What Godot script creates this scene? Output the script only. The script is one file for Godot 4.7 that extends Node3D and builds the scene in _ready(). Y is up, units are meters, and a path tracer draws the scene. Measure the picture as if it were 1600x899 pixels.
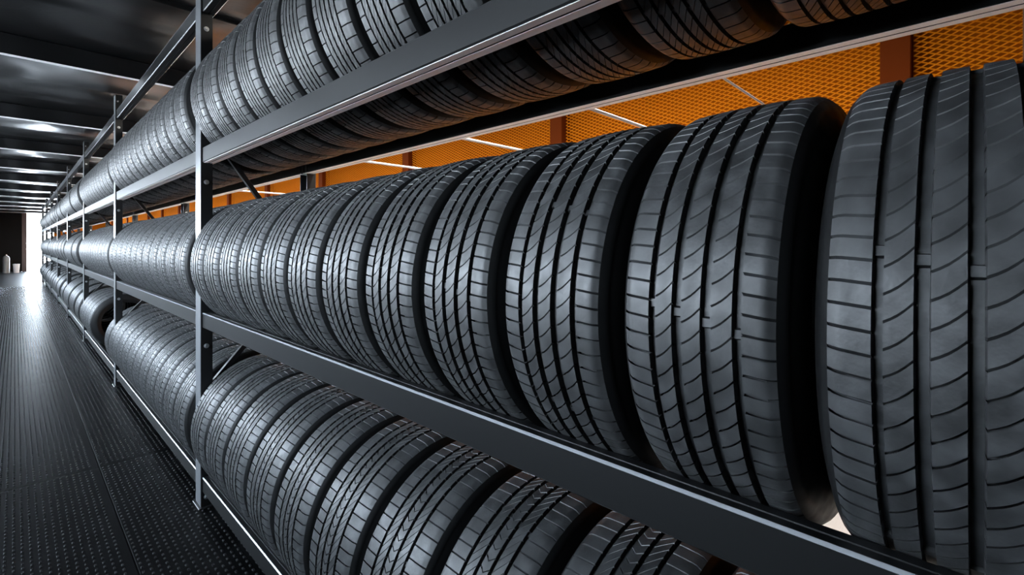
extends Node3D
# A tyre warehouse aisle. World axes: x runs from the aisle into the rack, y is up (floor at 0), the rack runs away from the camera along -z (s = -z).

const EYE := 1.2525
const RAIL_Y := [0.147, 0.925, 1.708]      # tops of the rails that carry tyres: bottom, middle, top shelf
const TOP_RAIL_Y := 2.42
const FRONT_X := 0.615                     # aisle face of the front rails
const REAR_X := 1.150                      # outer face of the rear rails
const CENTRE_X := 0.876
const HALF_GAP := 0.222
const BAY := 2.78
const FIRST := -0.105                      # s of the nearest frame, but for its front upright
const NEAR_END := -0.165                   # s of the near end of the rails
const BAYS := 8
const CEILING := 2.78
const WALL_X := 3.05
const END_S := 31.0
const LEFT_X := -1.6

var M := {}
var mesh_cache := {}
var counts := {}
var rng := RandomNumberGenerator.new()
var VV := PackedVector3Array()
var NN := PackedVector3Array()

func _ready() -> void:
	rng.seed = 77
	# ---- camera
	var cam := Camera3D.new()
	cam.name = "camera"
	cam.projection = Camera3D.PROJECTION_FRUSTUM
	cam.near = 0.05
	cam.far = 200.0
	cam.size = 2.0 * 0.05 * 449.5 / 750.0
	cam.frustum_offset = Vector2(0.0, -0.05 * 68.5 / 750.0)
	cam.position = Vector3(0, EYE, 0)
	cam.rotation.y = -atan(776.0 / 750.0)
	add_child(cam)
	cam.current = true
	# ---- sky: bright even overcast
	var env := Environment.new()
	env.background_mode = Environment.BG_SKY
	var sm := ProceduralSkyMaterial.new()
	sm.sky_top_color = Color(0.86, 0.93, 1.0)
	sm.sky_horizon_color = Color(0.90, 0.95, 1.0)
	sm.ground_horizon_color = Color(0.88, 0.93, 0.98)
	sm.ground_bottom_color = Color(0.70, 0.74, 0.78)
	sm.sky_energy_multiplier = 5.4
	sm.ground_energy_multiplier = 5.4
	var sky := Sky.new()
	sky.sky_material = sm
	env.sky = sky
	env.tonemap_mode = Environment.TONE_MAPPER_LINEAR
	env.tonemap_exposure = 1.0
	env.sdfgi_enabled = true
	env.ssao_enabled = true
	env.ssil_enabled = true
	var we := WorldEnvironment.new()
	we.name = "world_environment"
	we.environment = env
	add_child(we)
	make_materials()
	build_room()
	build_back_lane()
	build_rack()
	build_tires()
	build_small_things()

# ------------------------------------------------------------------ materials
func noise_image(seed_: int, size: int, freq: float, lo: float, hi: float, octaves := 4, contrast := 1.0) -> Image:
	var n := FastNoiseLite.new()
	n.seed = seed_
	n.frequency = freq
	n.fractal_octaves = octaves
	var src := n.get_seamless_image(size, size)
	var im := Image.create(size, size, false, Image.FORMAT_RGB8)
	for y in size:
		for x in size:
			var v := clampf((src.get_pixel(x, y).r - 0.5) * contrast + 0.5, 0.0, 1.0)
			var c := lerpf(lo, hi, v)
			im.set_pixel(x, y, Color(c, c, c))
	return im

func mat(key: String, col: Color, rough: float, metal := 0.0, spec := 0.5) -> StandardMaterial3D:
	var m := StandardMaterial3D.new()
	m.albedo_color = col
	m.roughness = rough
	m.metallic = metal
	m.metallic_specular = spec
	M[key] = m
	return m

func make_materials() -> void:
	var mottled := ImageTexture.create_from_image(noise_image(3, 256, 0.012, 0.62, 1.0, 4, 1.8))
	var rough_noise := ImageTexture.create_from_image(noise_image(5, 256, 0.02, 0.7, 1.0, 4, 1.5))
	var wave_im := noise_image(9, 256, 0.01, 0.0, 1.0, 2, 1.2)
	wave_im.bump_map_to_normal_map(6.0)
	var wave := ImageTexture.create_from_image(wave_im)
	var fine_im := noise_image(11, 256, 0.08, 0.0, 1.0, 3, 1.2)
	fine_im.bump_map_to_normal_map(3.0)
	var fine := ImageTexture.create_from_image(fine_im)
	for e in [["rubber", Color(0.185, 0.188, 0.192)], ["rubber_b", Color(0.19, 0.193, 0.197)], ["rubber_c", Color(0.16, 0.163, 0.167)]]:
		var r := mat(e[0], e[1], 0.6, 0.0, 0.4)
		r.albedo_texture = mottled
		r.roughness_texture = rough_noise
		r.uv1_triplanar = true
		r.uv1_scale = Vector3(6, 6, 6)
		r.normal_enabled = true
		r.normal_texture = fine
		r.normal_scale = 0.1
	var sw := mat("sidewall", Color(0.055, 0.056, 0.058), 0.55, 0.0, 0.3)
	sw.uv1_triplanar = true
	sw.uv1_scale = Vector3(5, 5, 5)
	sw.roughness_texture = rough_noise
	var st := mat("steel", Color(0.045, 0.047, 0.05), 0.3, 0.0, 0.5)
	st.metallic_specular = 0.5
	mat("upright", Color(0.30, 0.307, 0.315), 0.32, 0.0, 0.6)  # paler than the steel: light on the upright fronts put into the colour
	mat("lit_edge_white", Color(0.9, 0.9, 0.9), 0.45)  # near-white paints in the light on beam edges and rail lips
	mat("lit_edge_grey", Color(0.5, 0.51, 0.52), 0.35, 0.4)  # pale tone paints in the highlight along the front rail edges
	mat("bolt", Color(0.8, 0.81, 0.82), 0.3, 1.0)
	var fl := mat("floor_plate", Color(0.03, 0.031, 0.033), 0.36, 0.0, 0.12)
	fl.uv1_triplanar = true
	fl.uv1_world_triplanar = true
	fl.uv1_scale = Vector3(1.3, 1.3, 1.3)
	fl.albedo_texture = mottled
	mat("stud", Color(0.075, 0.076, 0.079), 0.25, 0.0, 0.28)
	mat("gap", Color(0.05, 0.05, 0.05), 0.8)
	var ce := mat("ceiling", Color(0.06, 0.061, 0.064), 0.28, 0.0, 0.35)
	ce.uv1_triplanar = true
	ce.uv1_world_triplanar = true
	ce.uv1_scale = Vector3(0.35, 0.35, 0.35)
	ce.normal_enabled = true
	ce.normal_texture = wave
	ce.normal_scale = 0.5
	mat("wall_dark", Color(0.045, 0.045, 0.047), 0.7, 0.0, 0.3)
	var co := mat("concrete", Color(0.86, 0.86, 0.87), 0.7)
	co.albedo_texture = ImageTexture.create_from_image(noise_image(21, 256, 0.15, 0.9, 1.0, 3))
	co.uv1_triplanar = true
	co.uv1_world_triplanar = true
	co.uv1_scale = Vector3(4, 4, 4)
	mat("orange", Color(0.86, 0.52, 0.065), 0.6, 0.0, 0.3)
	mat("orange_wall", Color(0.66, 0.36, 0.04), 0.8, 0.0, 0.2)
	mat("orange_post", Color(0.36, 0.15, 0.02), 0.8, 0.0, 0.2)
	mat("pale_steel", Color(0.82, 0.83, 0.85), 0.4)
	mat("jamb", Color(0.36, 0.31, 0.3), 0.6)
	mat("grey_can", Color(0.5, 0.52, 0.53), 0.4)
	mat("white_can", Color(0.85, 0.85, 0.86), 0.5)
	var la := mat("lamp_glow", Color(1, 1, 1), 0.5)
	la.emission_enabled = true
	la.emission = Color(1.0, 0.97, 0.92)
	la.emission_energy_multiplier = 3.0
	mat("lamp_body", Color(0.75, 0.75, 0.76), 0.5)

# ------------------------------------------------------------------ mesh helpers
func begin() -> void:
	VV = PackedVector3Array()
	NN = PackedVector3Array()

func tri(a: Vector3, b: Vector3, c: Vector3, na: Vector3, nb: Vector3, nc: Vector3) -> void:
	if (b - a).cross(c - a).dot(na + nb + nc) > 0.0:
		VV.append(a); VV.append(c); VV.append(b)
		NN.append(na); NN.append(nc); NN.append(nb)
	else:
		VV.append(a); VV.append(b); VV.append(c)
		NN.append(na); NN.append(nb); NN.append(nc)

func quad(a: Vector3, b: Vector3, c: Vector3, d: Vector3, na: Vector3, nb: Vector3, nc: Vector3, nd: Vector3) -> void:
	tri(a, b, c, na, nb, nc)
	tri(a, c, d, na, nc, nd)

func flat_quad(a: Vector3, b: Vector3, c: Vector3, d: Vector3, n: Vector3) -> void:
	quad(a, b, c, d, n, n, n, n)

func finish(m: Material) -> ArrayMesh:
	var arr := []
	arr.resize(Mesh.ARRAY_MAX)
	arr[Mesh.ARRAY_VERTEX] = VV
	arr[Mesh.ARRAY_NORMAL] = NN
	var am := ArrayMesh.new()
	am.add_surface_from_arrays(Mesh.PRIMITIVE_TRIANGLES, arr)
	am.surface_set_material(0, m)
	return am

func box(lo: Vector3, hi: Vector3) -> void:
	var p := [Vector3(lo.x, lo.y, lo.z), Vector3(hi.x, lo.y, lo.z), Vector3(hi.x, hi.y, lo.z), Vector3(lo.x, hi.y, lo.z), Vector3(lo.x, lo.y, hi.z), Vector3(hi.x, lo.y, hi.z), Vector3(hi.x, hi.y, hi.z), Vector3(lo.x, hi.y, hi.z)]
	flat_quad(p[0], p[1], p[2], p[3], Vector3(0, 0, -1))
	flat_quad(p[4], p[5], p[6], p[7], Vector3(0, 0, 1))
	flat_quad(p[0], p[4], p[7], p[3], Vector3(-1, 0, 0))
	flat_quad(p[1], p[5], p[6], p[2], Vector3(1, 0, 0))
	flat_quad(p[0], p[1], p[5], p[4], Vector3(0, -1, 0))
	flat_quad(p[3], p[2], p[6], p[7], Vector3(0, 1, 0))

# box with its long edges chamfered by c, all in one mesh
func bevel_box(lo: Vector3, hi: Vector3, c: float) -> void:
	var d := hi - lo
	var mid := (lo + hi) * 0.5
	for ax in 3:
		var u := (ax + 1) % 3
		var v := (ax + 2) % 3
		for sg in [-1.0, 1.0]:
			var n := Vector3.ZERO
			n[ax] = sg
			var q := []
			for k in [[-1, -1], [1, -1], [1, 1], [-1, 1]]:
				var p := mid
				p[ax] += sg * d[ax] * 0.5
				p[u] += k[0] * (d[u] * 0.5 - c)
				p[v] += k[1] * (d[v] * 0.5 - c)
				q.append(p)
			flat_quad(q[0], q[1], q[2], q[3], n)
		for su in [-1.0, 1.0]:
			for sv in [-1.0, 1.0]:
				var n2 := Vector3.ZERO
				n2[u] = su
				n2[v] = sv
				n2 = n2.normalized()
				var q2 := []
				for k in [[0, -1], [0, 1], [1, 1], [1, -1]]:
					var p2 := mid
					p2[ax] += k[1] * (d[ax] * 0.5 - c)
					p2[u] += su * (d[u] * 0.5 - (c if k[0] == 0 else 0.0))
					p2[v] += sv * (d[v] * 0.5 - (0.0 if k[0] == 0 else c))
					q2.append(p2)
				flat_quad(q2[0], q2[1], q2[2], q2[3], n2)
	for sx in [-1.0, 1.0]:
		for sy in [-1.0, 1.0]:
			for sz in [-1.0, 1.0]:
				var s := Vector3(sx, sy, sz)
				var h := d * 0.5
				var n3 := s.normalized()
				tri(mid + s * Vector3(h.x, h.y - c, h.z - c), mid + s * Vector3(h.x - c, h.y, h.z - c), mid + s * Vector3(h.x - c, h.y - c, h.z), n3, n3, n3)

# closed profile (x, y) pushed along z from z0 to z1; profile runs counter-clockwise
func extrude(profile: PackedVector2Array, z0: float, z1: float) -> void:
	var n := profile.size()
	for i in n:
		var a := profile[i]
		var b := profile[(i + 1) % n]
		var e := (b - a).normalized()
		var nn := Vector3(e.y, -e.x, 0)
		flat_quad(Vector3(a.x, a.y, z0), Vector3(b.x, b.y, z0), Vector3(b.x, b.y, z1), Vector3(a.x, a.y, z1), nn)
	var ids := Geometry2D.triangulate_polygon(profile)
	for k in range(0, ids.size(), 3):
		for e in [[z0, -1.0], [z1, 1.0]]:
			var nz := Vector3(0, 0, e[1])
			tri(Vector3(profile[ids[k]].x, profile[ids[k]].y, e[0]), Vector3(profile[ids[k + 1]].x, profile[ids[k + 1]].y, e[0]), Vector3(profile[ids[k + 2]].x, profile[ids[k + 2]].y, e[0]), nz, nz, nz)

# rectangular bar between two points, w across "side", t across the third direction
func bar(a: Vector3, b: Vector3, w: float, t: float, side: Vector3) -> void:
	var d := (b - a).normalized()
	var u := (side - d * side.dot(d)).normalized()
	var v := d.cross(u)
	var c := [u * w * 0.5 + v * t * 0.5, -u * w * 0.5 + v * t * 0.5, -u * w * 0.5 - v * t * 0.5, u * w * 0.5 - v * t * 0.5]
	var ns := [v, -u, -v, u]
	for i in 4:
		flat_quad(a + c[i], a + c[(i + 1) % 4], b + c[(i + 1) % 4], b + c[i], ns[i])
	flat_quad(a + c[0], a + c[1], a + c[2], a + c[3], -d)
	flat_quad(b + c[0], b + c[1], b + c[2], b + c[3], d)

# round bar
func rod(a: Vector3, b: Vector3, r: float, sides := 10) -> void:
	var d := (b - a).normalized()
	var u := d.cross(Vector3.UP if absf(d.y) < 0.9 else Vector3.RIGHT).normalized()
	var v := d.cross(u)
	for i in sides:
		var n0 := u * cos(TAU * i / sides) + v * sin(TAU * i / sides)
		var n1 := u * cos(TAU * (i + 1) / sides) + v * sin(TAU * (i + 1) / sides)
		quad(a + n0 * r, a + n1 * r, b + n1 * r, b + n0 * r, n0, n1, n1, n0)
		tri(a, a + n0 * r, a + n1 * r, -d, -d, -d)
		tri(b, b + n0 * r, b + n1 * r, d, d, d)

# surface of revolution about y from (radius, height) points
func lathe_y(pts: PackedVector2Array, sides := 24) -> void:
	for k in pts.size() - 1:
		var e := (pts[k + 1] - pts[k]).normalized()
		for i in sides:
			var a0 := TAU * i / sides
			var a1 := TAU * (i + 1) / sides
			var d0 := Vector3(cos(a0), 0, sin(a0))
			var d1 := Vector3(cos(a1), 0, sin(a1))
			var n0 := d0 * e.y + Vector3.UP * -e.x
			var n1 := d1 * e.y + Vector3.UP * -e.x
			quad(d0 * pts[k].x + Vector3.UP * pts[k].y, d1 * pts[k].x + Vector3.UP * pts[k].y, d1 * pts[k + 1].x + Vector3.UP * pts[k + 1].y, d0 * pts[k + 1].x + Vector3.UP * pts[k + 1].y, n0, n1, n1, n0)

# ------------------------------------------------------------------ object helpers
func numbered(called: String) -> String:
	var n: int = counts.get(called, 0)
	counts[called] = n + 1
	return called if n == 0 else "%s_%03d" % [called, n]

func put(called: String, mesh: Mesh, parent: Node = null) -> MeshInstance3D:
	var o := MeshInstance3D.new()
	o.name = numbered(called) if parent == null else called
	o.mesh = mesh
	if parent == null:
		add_child(o, true)
	else:
		parent.add_child(o, true)
	return o

func base(called: String, at := Vector3.ZERO) -> Node3D:
	var o := Node3D.new()
	o.name = numbered(called)
	o.position = at
	add_child(o, true)
	return o

func tag(o: Node, label: String, category: String, group := "") -> void:
	o.set_meta("label", label)
	o.set_meta("category", category)
	if group != "":
		o.set_meta("group", group)

func struct(called: String, mesh: Mesh, label := "") -> MeshInstance3D:
	var o := put(called, mesh)
	o.set_meta("kind", "structure")
	if label != "":
		o.set_meta("label", label)
	return o

# ------------------------------------------------------------------ the room
func build_room() -> void:
	# floor: black slab with chequer plates laid on it
	begin()
	box(Vector3(LEFT_X - 0.15, -0.15, -END_S - 0.15), Vector3(1.4, -0.006, 3.15))
	var fl := struct("floor", finish(M.gap), "dark floor of studded metal plates along the aisle")
	var cols := [[LEFT_X, -0.926], [-0.922, 0.325], [0.329, 1.4]]
	var s0 := -1.47 - 2.5
	while s0 < END_S:
		var a := maxf(s0 + 0.002, -3.0)
		var b := minf(s0 + 2.498, END_S)
		if b > a:
			for c in cols:
				begin()
				bevel_box(Vector3(c[0], -0.03, -b), Vector3(c[1], 0.0, -a), 0.0015)
				put("floor_plate", finish(M.floor_plate), fl)
		s0 += 2.5
	# raised studs in rows along the aisle
	begin()
	var L := 0.0085
	var W := 0.005
	var H := 0.0034
	var lo := [Vector3(-W, 0, -L), Vector3(W, 0, -L), Vector3(W, 0, L), Vector3(-W, 0, L)]
	for i in 4:
		var p0: Vector3 = lo[i]
		var p1: Vector3 = lo[(i + 1) % 4]
		var q0 := Vector3(p0.x * 0.5, H, p0.z * 0.75)
		var q1 := Vector3(p1.x * 0.5, H, p1.z * 0.75)
		var out := (p0 + p1).normalized() * 0.8 + Vector3.UP * 0.6
		flat_quad(p0, p1, q1, q0, out.normalized())
	flat_quad(Vector3(-W * 0.5, H, -L * 0.75), Vector3(W * 0.5, H, -L * 0.75), Vector3(W * 0.5, H, L * 0.75), Vector3(-W * 0.5, H, L * 0.75), Vector3.UP)
	var sm := finish(M.stud)
	var spots := []
	var x := -0.89
	while x < 1.1:
		if absf(x - 0.327) > 0.012:
			var s := 0.3
			while s < 20.0:
				var f := fposmod(s - 1.03, 2.5)
				if f > 0.02 and f < 2.48:
					spots.append(Vector3(x, 0, -s))
				s += 0.036
		x += 0.0246
	var mm := MultiMesh.new()
	mm.transform_format = MultiMesh.TRANSFORM_3D
	mm.mesh = sm
	mm.instance_count = spots.size()
	for i in spots.size():
		mm.set_instance_transform(i, Transform3D(Basis.IDENTITY, spots[i]))
	var mi := MultiMeshInstance3D.new()
	mi.name = "studs"
	mi.multimesh = mm
	mi.set_meta("kind", "stuff")
	fl.add_child(mi)
	# pale floor of the lane behind the rack
	begin()
	box(Vector3(1.404, -0.15, -END_S - 0.15), Vector3(WALL_X + 0.25, 0.0, 3.15))
	struct("floor_back", finish(M.concrete), "pale bright floor behind the tire rack")
	# ceiling slab
	begin()
	box(Vector3(LEFT_X - 0.15, CEILING, -END_S - 0.15), Vector3(WALL_X + 0.25, CEILING + 0.15, 3.15))
	var ce := struct("ceiling", finish(M.ceiling), "dark glossy sheet metal ceiling")
	var bs := 5.04 - 5.0
	var n := 1
	while bs < END_S - 0.5:
		begin()
		bevel_box(Vector3(LEFT_X, CEILING - 0.16, -bs - 0.6), Vector3(WALL_X + 0.1, CEILING - 0.0, -bs), 0.006)
		var cb := put("ceiling_beam", finish(M.ceiling), ce)
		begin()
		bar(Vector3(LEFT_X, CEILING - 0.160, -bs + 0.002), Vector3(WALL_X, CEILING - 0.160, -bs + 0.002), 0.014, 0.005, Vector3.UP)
		put("lit_edge_strip", finish(M.lit_edge_white), cb)  # white strip paints in the lit lower edge of the beam
		begin()
		bevel_box(Vector3(LEFT_X, CEILING - 0.03, -bs - 1.16), Vector3(WALL_X, CEILING, -bs - 1.10), 0.004)
		put("ceiling_rib", finish(M.ceiling), ce)
		bs += 2.5
		n += 1
	# left wall out of the frame, its daylight openings added to light the tyres
	begin()
	var sill := 1.2
	var head := 2.05
	var wz0 := 3.0
	var x0 := LEFT_X - 0.15
	var opens := []
	for k in 6:
		opens.append([0.6 + 4.1 * k, 0.6 + 4.1 * k + 3.5])
	box(Vector3(x0, -0.15, -END_S), Vector3(LEFT_X, sill, wz0))
	box(Vector3(x0, head, -END_S), Vector3(LEFT_X, CEILING, wz0))
	var from := -wz0
	for o in opens:
		box(Vector3(x0, sill, -o[0]), Vector3(LEFT_X, head, -from))
		from = o[1]
	box(Vector3(x0, sill, -END_S), Vector3(LEFT_X, head, -from))
	struct("wall_left", finish(M.wall_dark), "dark wall opposite the tire rack")
	var k := 1
	for o in opens:
		begin()
		var f := 0.05
		box(Vector3(x0 + 0.02, sill, -o[1]), Vector3(x0 + 0.08, sill + f, -o[0]))
		box(Vector3(x0 + 0.02, head - f, -o[1]), Vector3(x0 + 0.08, head, -o[0]))
		box(Vector3(x0 + 0.02, sill + f, -o[1]), Vector3(x0 + 0.08, head - f, -o[1] + f))
		box(Vector3(x0 + 0.02, sill + f, -o[0] - f), Vector3(x0 + 0.08, head - f, -o[0]))
		struct("added_window_%d" % k, finish(M.steel), "unseen frame of a daylight opening added to light the tires")
		k += 1
	# wall behind the camera
	begin()
	box(Vector3(LEFT_X - 0.15, -0.15, 3.0), Vector3(WALL_X + 0.25, CEILING, 3.15))
	struct("wall_front", finish(M.wall_dark), "dark wall at the near end")
	# far end wall with the bright doorway
	begin()
	box(Vector3(LEFT_X - 0.15, -0.15, -END_S - 0.15), Vector3(0.20, CEILING, -END_S))
	box(Vector3(0.20, 2.66, -END_S - 0.15), Vector3(1.25, CEILING, -END_S))
	struct("wall_end", finish(M.wall_dark), "dark wall at the far end beside the bright doorway")
	begin()
	box(Vector3(1.25, -0.15, -END_S - 0.15), Vector3(WALL_X + 0.25, CEILING, -END_S))
	struct("wall_end_back", finish(M.orange_wall), "orange wall at the far end behind the rack")
	begin()
	bevel_box(Vector3(0.20, 0.0, -END_S - 0.15), Vector3(0.362, 2.66, -END_S + 0.03), 0.01)
	struct("trim_1", finish(M.jamb), "brownish jamb of the bright doorway")

# ------------------------------------------------------------------ lane behind the rack
func build_back_lane() -> void:
	begin()
	box(Vector3(WALL_X + 0.10, -0.15, -END_S), Vector3(WALL_X + 0.25, CEILING, 3.0))
	struct("wall_back", finish(M.orange_wall), "orange wall behind the mesh screen")
	# expanded metal screen: one panel mesh shared by all bays
	var pitch := 2.13
	var first := 0.285 - pitch
	var lw := 0.054
	var sh := 0.025
	begin()
	var cells := 37
	var w := 0.0072
	for r in int(2.56 / (sh * 0.5)):
		var y0 := 0.02 + r * sh * 0.5
		for c in cells * 2:
			var za := -(0.065 + c * lw * 0.5)
			var zb := -(0.065 + (c + 1) * lw * 0.5)
			var up := (c + r) % 2 == 0
			var ya := y0 + (0.0 if up else sh * 0.5)
			var yb := y0 + (sh * 0.5 if up else 0.0)
			var a := Vector3(0, ya, za)
			var b := Vector3(0, yb, zb)
			var d := (b - a).normalized()
			var u := Vector3(0.55, 0.83, 0)
			u = (u - d * u.dot(d)).normalized() * w * 0.5
			var v := d.cross(u).normalized() * 0.0012
			flat_quad(a + u + v, a - u + v, b - u + v, b + u + v, v.normalized())
			flat_quad(a + u - v, a - u - v, b - u - v, b + u - v, -v.normalized())
	var panel := finish(M.orange)
	begin()
	bevel_box(Vector3(-0.05, 0.0, -0.06), Vector3(0.06, CEILING - 0.17, 0.06), 0.004)
	var post := finish(M.orange_post)
	var scr := base("mesh_screen", Vector3(WALL_X, 0, 0))
	tag(scr, "orange expanded metal mesh screen with brown posts behind the tire rack", "screen")
	var s := first
	while s < 28.5:
		var p := put("post", post, scr)
		p.position = Vector3(0, 0, -s)
		var q := put("mesh_panel", panel, scr)
		q.position = Vector3(0, 0, -s)
		s += pitch
	# pale tie rods from the rear rail to the screen
	var rods := [0.46, 0.86, 1.47, 2.24, 4.2]
	var names := ["nearest, thin", "second", "third", "fourth", "fifth and farthest"]
	for i in rods.size():
		begin()
		rod(Vector3(0, 0, 0), Vector3(WALL_X - REAR_X - 0.05, 0, 0), 0.003 if i == 0 else 0.006, 8)
		var o := put("tie_rod", finish(M.pale_steel))
		o.position = Vector3(REAR_X, EYE + 0.42, -rods[i])
		tag(o, "pale steel rod crossing in front of the orange mesh, %s from the right" % names[i], "rod", "tie rods behind the rack")
	# strip lamps over the lane
	for i in 9:
		var z := -(1.45 + 3.2 * i)
		var l := base("strip_lamp", Vector3(1.5, CEILING - 0.16, z))
		tag(l, "white strip lamp under the ceiling behind the rack, %s from the near end" % ORD[i], "lamp", "strip lamps over the back lane")
		begin()
		bevel_box(Vector3(-0.09, -0.05, -1.2), Vector3(0.09, 0.0, 1.2), 0.005)
		put("lamp_body", finish(M.lamp_body), l)
		begin()
		bevel_box(Vector3(-0.075, -0.062, -1.17), Vector3(0.075, -0.051, 1.17), 0.003)
		put("lamp_diffuser", finish(M.lamp_glow), l)
		var a := AreaLight3D.new()
		a.name = "lamp_light"
		a.area_size = Vector2(0.15, 2.34)
		a.light_color = Color(1.0, 0.97, 0.92)
		a.light_energy = 12.0
		a.area_range = 40.0
		a.shadow_enabled = true
		a.rotation.x = -PI / 2
		a.position = Vector3(0, -0.066, 0)
		l.add_child(a)

# ------------------------------------------------------------------ the rack
func rail_profile(front: bool) -> PackedVector2Array:
	var p := [[0.003, 0.0], [0.0, -0.003], [0.0, -0.067], [0.003, -0.07], [0.024, -0.07], [0.025, -0.066], [0.028, -0.066], [0.029, -0.07], [0.050, -0.07], [0.052, -0.068], [0.052, -0.062], [0.039, -0.060], [0.039, -0.002], [0.037, 0.0], [0.022, 0.0], [0.020, -0.003], [0.018, 0.0]]
	var out := PackedVector2Array()
	for e in p:
		out.append(Vector2(e[0], e[1]) if front else Vector2(-e[0], e[1]))
	if not front:
		out.reverse()
	return out

func build_rack() -> void:
	var rack := base("tire_rack", Vector3(0, 0, 0))
	tag(rack, "long dark steel tire rack with uprights, rails and diagonal braces", "rack")
	# rails, one length for each bay
	begin()
	extrude(rail_profile(true), -BAY * 0.5 + 0.006, BAY * 0.5 - 0.006)
	var fr := finish(M.steel)
	begin()
	extrude(rail_profile(false), -BAY * 0.5 + 0.006, BAY * 0.5 - 0.006)
	var rr := finish(M.steel)
	# pale strips paint in the light caught by the upper front edge and lips
	var near_len := FIRST + BAY - NEAR_END
	var hl := BAY * 0.5 - 0.006
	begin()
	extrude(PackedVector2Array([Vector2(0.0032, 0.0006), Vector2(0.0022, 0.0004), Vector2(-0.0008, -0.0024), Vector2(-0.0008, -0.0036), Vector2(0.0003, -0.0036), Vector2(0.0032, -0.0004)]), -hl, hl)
	var edge := finish(M.lit_edge_grey)
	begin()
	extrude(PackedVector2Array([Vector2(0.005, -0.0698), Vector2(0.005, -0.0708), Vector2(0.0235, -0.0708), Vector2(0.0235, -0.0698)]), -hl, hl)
	var lip_near := finish(M.lit_edge_white)  # white underside paints in the light thrown up from below
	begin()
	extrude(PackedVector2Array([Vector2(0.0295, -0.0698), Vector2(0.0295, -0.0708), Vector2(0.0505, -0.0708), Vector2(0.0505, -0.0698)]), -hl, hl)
	var lip_far := finish(M.lit_edge_white)
	for b in BAYS:
		var zc := -(FIRST + BAY * (b + 0.5))
		var stretch := 1.0
		if b == 0:
			zc = -(NEAR_END + near_len * 0.5)
			stretch = near_len / BAY
		for y in [RAIL_Y[0], RAIL_Y[1], RAIL_Y[2], TOP_RAIL_Y]:
			var f := put("front_rail", fr, rack)
			f.position = Vector3(FRONT_X, y, zc)
			f.scale.z = stretch
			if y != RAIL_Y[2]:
				put("lit_edge_strip", edge, f)
			if y != TOP_RAIL_Y:
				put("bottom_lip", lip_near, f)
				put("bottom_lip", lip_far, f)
			var g := put("rear_rail", rr, rack)
			g.position = Vector3(REAR_X, y, zc)
			g.scale.z = stretch
			if y != TOP_RAIL_Y:
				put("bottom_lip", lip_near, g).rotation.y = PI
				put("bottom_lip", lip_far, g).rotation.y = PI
	# uprights: open channel with flanges
	begin()
	var t := 0.004
	var hw := 0.045
	var dp := 0.048
	var prof := PackedVector2Array([Vector2(0, -hw), Vector2(dp, -hw), Vector2(dp, -hw + t), Vector2(t, -hw + t), Vector2(t, hw - t), Vector2(dp, hw - t), Vector2(dp, hw), Vector2(0, hw)])
	# extrude upwards: profile is (x, z)
	var n := prof.size()
	var ph := 2.56
	for i in n:
		var a := prof[i]
		var c := prof[(i + 1) % n]
		var e := (c - a).normalized()
		flat_quad(Vector3(a.x, 0, a.y), Vector3(c.x, 0, c.y), Vector3(c.x, ph, c.y), Vector3(a.x, ph, a.y), Vector3(e.y, 0, -e.x))
	var ids := Geometry2D.triangulate_polygon(prof)
	for k in range(0, ids.size(), 3):
		tri(Vector3(prof[ids[k]].x, ph, prof[ids[k]].y), Vector3(prof[ids[k + 1]].x, ph, prof[ids[k + 1]].y), Vector3(prof[ids[k + 2]].x, ph, prof[ids[k + 2]].y), Vector3.UP, Vector3.UP, Vector3.UP)
	var up := finish(M.steel)
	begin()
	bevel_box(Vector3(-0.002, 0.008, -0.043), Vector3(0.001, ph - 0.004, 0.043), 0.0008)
	var face := finish(M.upright)  # pale plate paints in the light on the face of each upright
	begin()
	bevel_box(Vector3(-0.012, 0.0, -0.058), Vector3(0.06, 0.006, 0.058), 0.0015)
	var foot := finish(M.steel)
	begin()
	rod(Vector3(0, 0, 0), Vector3(0, 0, 0.004), 0.011, 12)
	rod(Vector3(0, 0, 0.004), Vector3(0, 0, 0.012), 0.0075, 6)
	var bolt := finish(M.bolt)
	begin()
	rod(Vector3(0, 0, -0.060), Vector3(0, 0, 0.060), 0.006, 8)
	var pin := finish(M.bolt)
	for k in BAYS + 1:
		var z := -(FIRST + BAY * k)
		for side in 2:
			var u := put("upright", up, rack)
			u.position = Vector3(FRONT_X - 0.006, 0, z)
			if k == 0:
				u.position.z = -NEAR_END
			if side == 1:
				u.position = Vector3(REAR_X + 0.006 + (0.092 if k == 0 else 0.0), 0, z)
				u.rotation.y = PI
			put("foot_plate", foot, u)
			put("lit_face_strip", face, u)
			for y in [0.05, RAIL_Y[0] + 0.62, RAIL_Y[1] + 0.62, RAIL_Y[2] + 0.565]:
				var bo := put("bolt", bolt, u)
				bo.position = Vector3(0.022, y, 0.045)
				if side == 1:
					bo.rotation.y = PI
					bo.position.z = -0.045
			put("pin", pin, u).position = Vector3(0.015, 2.50, 0)
		# zigzag bracing of the end frame
		if k == 0:
			z = -NEAR_END
		var fx := FRONT_X + 0.02
		var rx := REAR_X - 0.02
		var pts := [[fx, EYE + 0.58, rx, EYE - 0.12], [rx, EYE - 0.14, fx, EYE - 0.72], [fx, EYE + 0.62, rx, EYE + 1.15], [fx, 0.50, rx, 0.08]]
		for e in pts:
			begin()
			bar(Vector3(e[0], e[1], 0), Vector3(e[2], e[3], 0), 0.022, 0.022, Vector3(0, 0, 1))
			put("brace", finish(M.steel), rack).position = Vector3(0, 0, z)

# ------------------------------------------------------------------ tyres
func tread_radius(t: float, R: float, tw: float) -> float:
	var a := absf(t)
	var r := R - 0.0035 * (t / tw) * (t / tw)
	var edge := tw - 0.014
	if a > edge:
		r -= 0.019 - sqrt(0.019 * 0.019 - (a - edge) * (a - edge))
	return r

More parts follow.
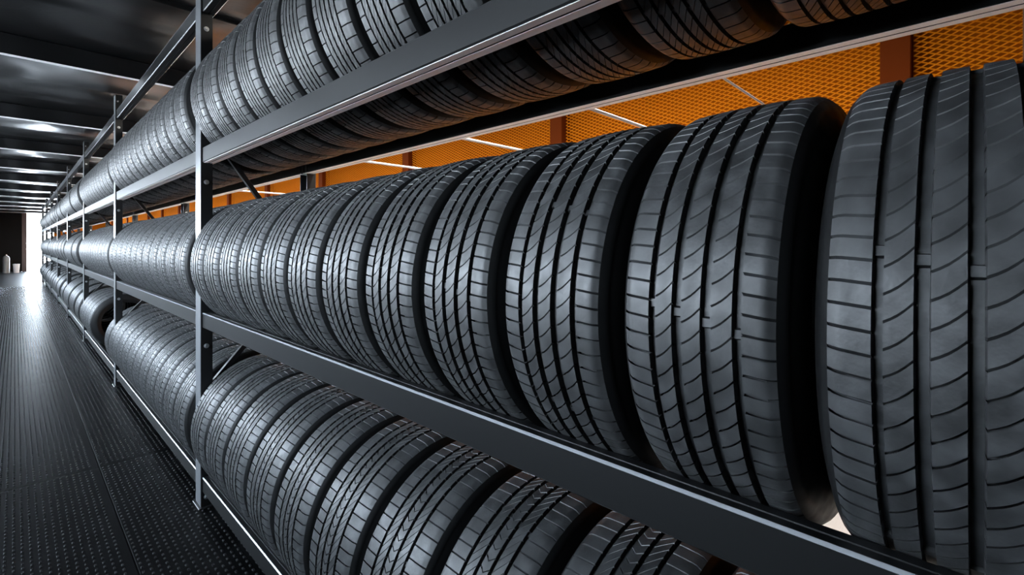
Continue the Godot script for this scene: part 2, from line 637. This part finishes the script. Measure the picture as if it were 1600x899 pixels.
func ring(t: float, a: float, r: float) -> Vector3:
	return Vector3(-r * cos(a), r * sin(a), -t)

func tread_normal(t: float, a: float, R: float, tw: float) -> Vector3:
	var e := 0.0008
	var slope := (tread_radius(minf(t + e, tw), R, tw) - tread_radius(maxf(t - e, -tw), R, tw)) / (2 * e)
	return Vector3(-cos(a), sin(a), slope).normalized()

func skew_of(kind: int, f: float) -> float:
	# kind: which way the slit runs across its rib; f is 0..1 across the rib from near (-t) to far (+t)
	match kind:
		0: return 0.0
		1: return -0.019 * (f + 0.12 * sin(f * PI))      # rises towards the near side, curved
		2: return 0.004 * f
		3: return -0.032 * f                                    # steep
		4: return 0.018 * absf(f - 0.5)                        # chevron
	return 0.0

func rib(t0: float, t1: float, R: float, tw: float, N: int, gap: float, depth: float, kind: int, K: int, phase: float, lo_w: float, lo_f: float, hi_w: float, hi_f: float) -> void:
	var dA := TAU / N
	var g := gap / R
	for i in N:
		var a0 := dA * (i + phase)
		# walls down to the grooves on either side, block by block
		for e in [[t0, lo_w, lo_f, 0.0, 1.0], [t1, -hi_w, hi_f, 1.0, -1.0]]:
			if e[2] > 0.0:
				var te: float = e[0]
				var tf: float = te - e[1]
				var fr: float = e[2]
				var re := tread_radius(te, R, tw)
				var se := skew_of(kind, e[3]) / R
				var wn := Vector3(0, 0, e[4])
				var cuts := [a0 - g * 0.5, a0 + g * 0.5, a0 + dA * 0.5, a0 + dA - g * 0.5]
				for q in 3:
					var top := re - depth if q == 0 else re
					var ua: float = cuts[q] + se
					var ub: float = cuts[q + 1] + se
					flat_quad(ring(te, ua, top), ring(tf, ua, fr), ring(tf, ub, fr), ring(te, ub, top), wn)
		for k in K:
			var f0 := float(k) / K
			var f1 := float(k + 1) / K
			var ta := lerpf(t0, t1, f0)
			var tb := lerpf(t0, t1, f1)
			var ra := tread_radius(ta, R, tw)
			var rb := tread_radius(tb, R, tw)
			var sa := skew_of(kind, f0) / R
			var sb := skew_of(kind, f1) / R
			# block top in two pieces
			var b0 := a0 + g * 0.5
			var b1 := a0 + dA - g * 0.5
			for h in 2:
				var u0 := lerpf(b0, b1, h * 0.5)
				var u1 := lerpf(b0, b1, h * 0.5 + 0.5)
				quad(ring(ta, u0 + sa, ra), ring(tb, u0 + sb, rb), ring(tb, u1 + sb, rb), ring(ta, u1 + sa, ra),
					tread_normal(ta, u0 + sa, R, tw), tread_normal(tb, u0 + sb, R, tw), tread_normal(tb, u1 + sb, R, tw), tread_normal(ta, u1 + sa, R, tw))
			# slit: two walls and a floor
			var c0 := a0 - g * 0.5
			var c1 := a0 + g * 0.5
			var n0 := tread_normal(ta, a0 + sa, R, tw)
			# the slit leans downwards as it goes in
			var lean := depth * 0.6
			var la := sa - lean / R
			var lb := sb - lean / R
			flat_quad(ring(ta, c0 + la, ra - depth), ring(tb, c0 + lb, rb - depth), ring(tb, c1 + lb, rb - depth), ring(ta, c1 + la, ra - depth), n0)
			var tang := Vector3(sin(a0 + sa), cos(a0 + sa), 0)
			var wn2 := (n0 * lean - tang * depth).normalized()
			flat_quad(ring(ta, c0 + la, ra - depth), ring(tb, c0 + lb, rb - depth), ring(tb, c0 + sb, rb), ring(ta, c0 + sa, ra), -wn2)
			flat_quad(ring(ta, c1 + la, ra - depth), ring(tb, c1 + lb, rb - depth), ring(tb, c1 + sb, rb), ring(ta, c1 + sa, ra), wn2)

func groove_floor(tc: float, w: float, R: float, tw: float, depth: float) -> float:
	return minf(tread_radius(tc - w * 0.5, R, tw), tread_radius(tc + w * 0.5, R, tw)) - depth

func groove(tc: float, w: float, R: float, tw: float, depth: float) -> void:
	var seg := 120
	var t0 := tc - w * 0.5
	var t1 := tc + w * 0.5
	var fl := groove_floor(tc, w, R, tw, depth)
	var ins := w * 0.12
	for i in seg:
		var a := TAU * i / seg
		var b := TAU * (i + 1) / seg
		var na := Vector3(-cos(a), sin(a), 0)
		var nb := Vector3(-cos(b), sin(b), 0)
		var f := fl
		quad(ring(t0 + ins, a, f), ring(t1 - ins, a, f), ring(t1 - ins, b, f), ring(t0 + ins, b, f), na, na, nb, nb)
	# wear bars across the groove
	for j in 6:
		var am := TAU * (j + 0.37 + tc * 0.8) / 6.0
		var da := 0.005 / R
		var f2 := fl + depth * 0.45
		var nm := Vector3(-cos(am), sin(am), 0)
		flat_quad(ring(t0, am - da, f2), ring(t1, am - da, f2), ring(t1, am + da, f2), ring(t0, am + da, f2), nm)
		for e in [-1.0, 1.0]:
			flat_quad(ring(t0, am + e * da, f2), ring(t1, am + e * da, f2), ring(t1, am + e * da * 1.4, fl), ring(t0, am + e * da * 1.4, fl), Vector3(sin(am), cos(am), 0) * e)

# one tyre kind: returns [tread mesh, sidewall mesh]
func tire_meshes(key: String) -> Array:
	if mesh_cache.has(key):
		return mesh_cache[key]
	var R := 0.32
	var W := 0.2245
	var gr := []
	var kinds := []
	var rubber: Material = M.rubber
	var depth := 0.0095
	var NR := 78
	var NS := 88
	match key:
		"diagonal":
			gr = [[-0.053, 0.010], [-0.018, 0.012], [0.0175, 0.012], [0.050, 0.009]]
			kinds = [2, 1, 1, 1, 2]
		"ribbed":
			W = 0.222
			rubber = M.rubber_b
			gr = [[-0.046, 0.0075], [-0.021, 0.0075], [0.004, 0.0075], [0.029, 0.0075], [0.054, 0.0065]]
			kinds = [0, 3, 3, 3, 3, 0]
			NR = 84
			NS = 62
		"touring":
			W = 0.246
			rubber = M.rubber_c
			gr = [[-0.048, 0.009], [-0.016, 0.009], [0.016, 0.009], [0.048, 0.009]]
			kinds = [0, 3, 4, 3, 0]
			NR = 90
			NS = 74
	var hw := W * 0.5
	var tw := hw - 0.021
	begin()
	var t := -tw
	for i in gr.size() + 1:
		var t1: float = tw if i == gr.size() else gr[i][0] - gr[i][1] * 0.5
		var shoulder: bool = i == 0 or i == gr.size()
		var lo := [0.0, 0.0] if i == 0 else [gr[i - 1][1] * 0.12, groove_floor(gr[i - 1][0], gr[i - 1][1], R, tw, depth)]
		var hi := [0.0, 0.0] if i == gr.size() else [gr[i][1] * 0.12, groove_floor(gr[i][0], gr[i][1], R, tw, depth)]
		rib(t, t1, R, tw, NS if shoulder else NR, 0.0034 if shoulder else 0.003, 0.008 if shoulder else 0.007, kinds[i], 6 if shoulder else 4, 0.13 * i, lo[0], lo[1], hi[0], hi[1])
		if i < gr.size():
			groove(gr[i][0], gr[i][1], R, tw, depth)
			t = gr[i][0] + gr[i][1] * 0.5
	var tread := finish(rubber)
	# sidewall with half of the inner liner, on the +t side; the other is the same mesh turned about
	begin()
	var rt := tread_radius(tw, R, tw)
	var ctrl := [Vector2(tw + 0.0000, rt - 0.0000), Vector2(tw + 0.0059, rt - 0.0060), Vector2(tw + 0.0092, rt - 0.0120), Vector2(tw + 0.0089, rt - 0.0136), Vector2(tw + 0.0113, rt - 0.0190), Vector2(tw + 0.0147, rt - 0.0270), Vector2(tw + 0.0181, rt - 0.0370), Vector2(tw + 0.0202, rt - 0.0470), Vector2(tw + 0.0202, rt - 0.0540), Vector2(tw + 0.0209, rt - 0.0550), Vector2(tw + 0.0207, rt - 0.0590), Vector2(tw + 0.0195, rt - 0.0600), Vector2(tw + 0.0164, rt - 0.0720), Vector2(tw + 0.0109, rt - 0.0840), Vector2(tw + 0.0084, rt - 0.0900), Vector2(tw + 0.0025, rt - 0.0960), Vector2(tw + -0.0080, rt - 0.0955), Vector2(tw + -0.0040, rt - 0.0840), Vector2(tw + 0.0076, rt - 0.0700), Vector2(tw + 0.0118, rt - 0.0500), Vector2(tw + 0.0067, rt - 0.0300), Vector2(tw + -0.0080, rt - 0.0160), Vector2(tw + -0.0300, rt - 0.0085), Vector2(0.0, R - 0.0135)]
	var seg := 72
	for k in ctrl.size() - 1:
		var p: Vector2 = ctrl[k]
		var q: Vector2 = ctrl[k + 1]
		var e := (q - p).normalized()
		var em: Vector2 = (q - ctrl[maxi(k - 1, 0)]).normalized()
		var en: Vector2 = (ctrl[mini(k + 2, ctrl.size() - 1)] - p).normalized()
		if em.dot(e) < 0.8: em = e
		if en.dot(e) < 0.8: en = e
		for i in seg:
			var a := TAU * i / seg
			var b := TAU * (i + 1) / seg
			quad(ring(p.x, a, p.y), ring(q.x, a, q.y), ring(q.x, b, q.y), ring(p.x, b, p.y), rev_normal(em, a), rev_normal(en, a), rev_normal(en, b), rev_normal(em, b))
	var side := finish(M.sidewall)
	mesh_cache[key] = [tread, side, W]
	return mesh_cache[key]

func rev_normal(e: Vector2, a: float) -> Vector3:
	# e runs down the outer face: outward is (-e.y, e.x) in (t, r)
	var nt := -e.y
	var nr := e.x
	return Vector3(-cos(a) * nr, sin(a) * nr, -nt).normalized()

const ORD := ["first", "second", "third", "fourth", "fifth", "sixth", "seventh", "eighth", "ninth", "tenth", "eleventh", "twelfth"]
const SHELF := ["bottom", "middle", "top"]

func add_tire(key: String, shelf: int, s: float, width: float, R: float, label: String, group: String) -> void:
	var ms := tire_meshes(key)
	var k := R / 0.32
	var y: float = RAIL_Y[shelf] + sqrt(R * R - HALF_GAP * HALF_GAP) + 0.0005
	var o := base("tire", Vector3(CENTRE_X, y, -s))
	tag(o, label, "tire", group)
	var turn := Basis(Vector3(0, 0, 1), rng.randf() * TAU)
	var kz: float = minf(width / (ms[2] * k), 1.08)
	var b := Basis(Vector3(0, 1, 0), rng.randf_range(-0.0015, 0.0015)) * turn.scaled(Vector3(k, k, k * kz))
	put("tread", ms[0], o).transform = Transform3D(b, Vector3.ZERO)
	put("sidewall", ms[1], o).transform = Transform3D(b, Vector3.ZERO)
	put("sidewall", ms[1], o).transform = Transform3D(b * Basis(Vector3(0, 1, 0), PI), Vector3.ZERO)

func build_tires() -> void:
	for shelf in 3:
		for b in BAYS:
			var s0 := FIRST + BAY * b + 0.047
			var s1 := FIRST + BAY * (b + 1) - 0.047
			var n: int = [11, 12, 12][shelf]
			var key: String = ["touring", "diagonal", "ribbed"][shelf]
			var skip := []
			if b == 0:
				s0 = NEAR_END + 0.047
				if shelf == 0:
					n = 10
					s0 = 0.0625
				elif shelf == 2:
					n = 11
					s0 = 0.25
				else:
					s0 = -0.0965
			if b >= 1:
				key = [["ribbed", "touring"], ["ribbed", "diagonal"], ["touring", "ribbed"]][shelf][b % 2]
			# gaps in the far bays
			if b >= 2:
				skip = [[[], [], [1, 2, 3, 4, 5], [2, 6], [0, 3, 4, 8], [2, 5, 9], [1, 4, 5, 8], [2, 6, 7]], [[], [], [], [0, 1, 5], [2, 6, 9], [3, 7], [0, 4, 8], [3, 6]], [[], [], [], [0, 6], [4, 9], [2, 7], [5], [3, 8]]][shelf][b]
			var pitch := (s1 - s0) / n
			if b == 0 and shelf == 2:  # added tyre out of view keeps lamp light off the tyres below
				add_tire(key, shelf, s0 - pitch * 0.5, pitch - 0.003, 0.32, "unseen black tire added at the top shelf end to shade those below", "tires on the top shelf")
			var c := 0
			for i in n:
				if i in skip:
					continue
				var where: String
				if b == 0:
					where = "right of the nearest upright"
				else:
					where = "between %s and %s uprights" % [ORD[b - 1], ORD[b]]
				var label := "black tire, %s from right on %s shelf, %s" % [ORD[c + (1 if b == 0 and shelf == 2 else 0)], SHELF[shelf], where]
				c += 1
				var R := 0.32
				if b > 0:
					R = [0.318, 0.323, 0.314, 0.32][(b * 3 + shelf) % 4]
				add_tire(key, shelf, s0 + pitch * (i + 0.5), pitch - 0.004, R, label, "tires on the %s shelf" % SHELF[shelf])

# ------------------------------------------------------------------ far end
func build_small_things() -> void:
	var o := base("gas_cylinder", Vector3(-0.27, 0, -29.6))
	tag(o, "grey upright cylinder standing by the dark far wall", "cylinder")
	begin()
	lathe_y(PackedVector2Array([Vector2(0.0, 0.0), Vector2(0.10, 0.0), Vector2(0.105, 0.01), Vector2(0.105, 0.62), Vector2(0.095, 0.68), Vector2(0.06, 0.73), Vector2(0.035, 0.745), Vector2(0.0, 0.75)]))
	put("body", finish(M.grey_can), o)
	begin()
	lathe_y(PackedVector2Array([Vector2(0.0, 0.745), Vector2(0.02, 0.745), Vector2(0.02, 0.79), Vector2(0.0, 0.79)]), 12)
	put("valve", finish(M.bolt), o)
	o = base("bucket", Vector3(0.03, 0, -29.6))
	tag(o, "small white bucket on the floor beside the grey cylinder", "bucket")
	begin()
	lathe_y(PackedVector2Array([Vector2(0.0, 0.0), Vector2(0.085, 0.0), Vector2(0.10, 0.34), Vector2(0.107, 0.34), Vector2(0.107, 0.36)]))
	put("body", finish(M.white_can), o)
	begin()
	lathe_y(PackedVector2Array([Vector2(0.107, 0.36), Vector2(0.109, 0.375), Vector2(0.09, 0.38), Vector2(0.0, 0.38)]))
	put("lid", finish(M.white_can), o)
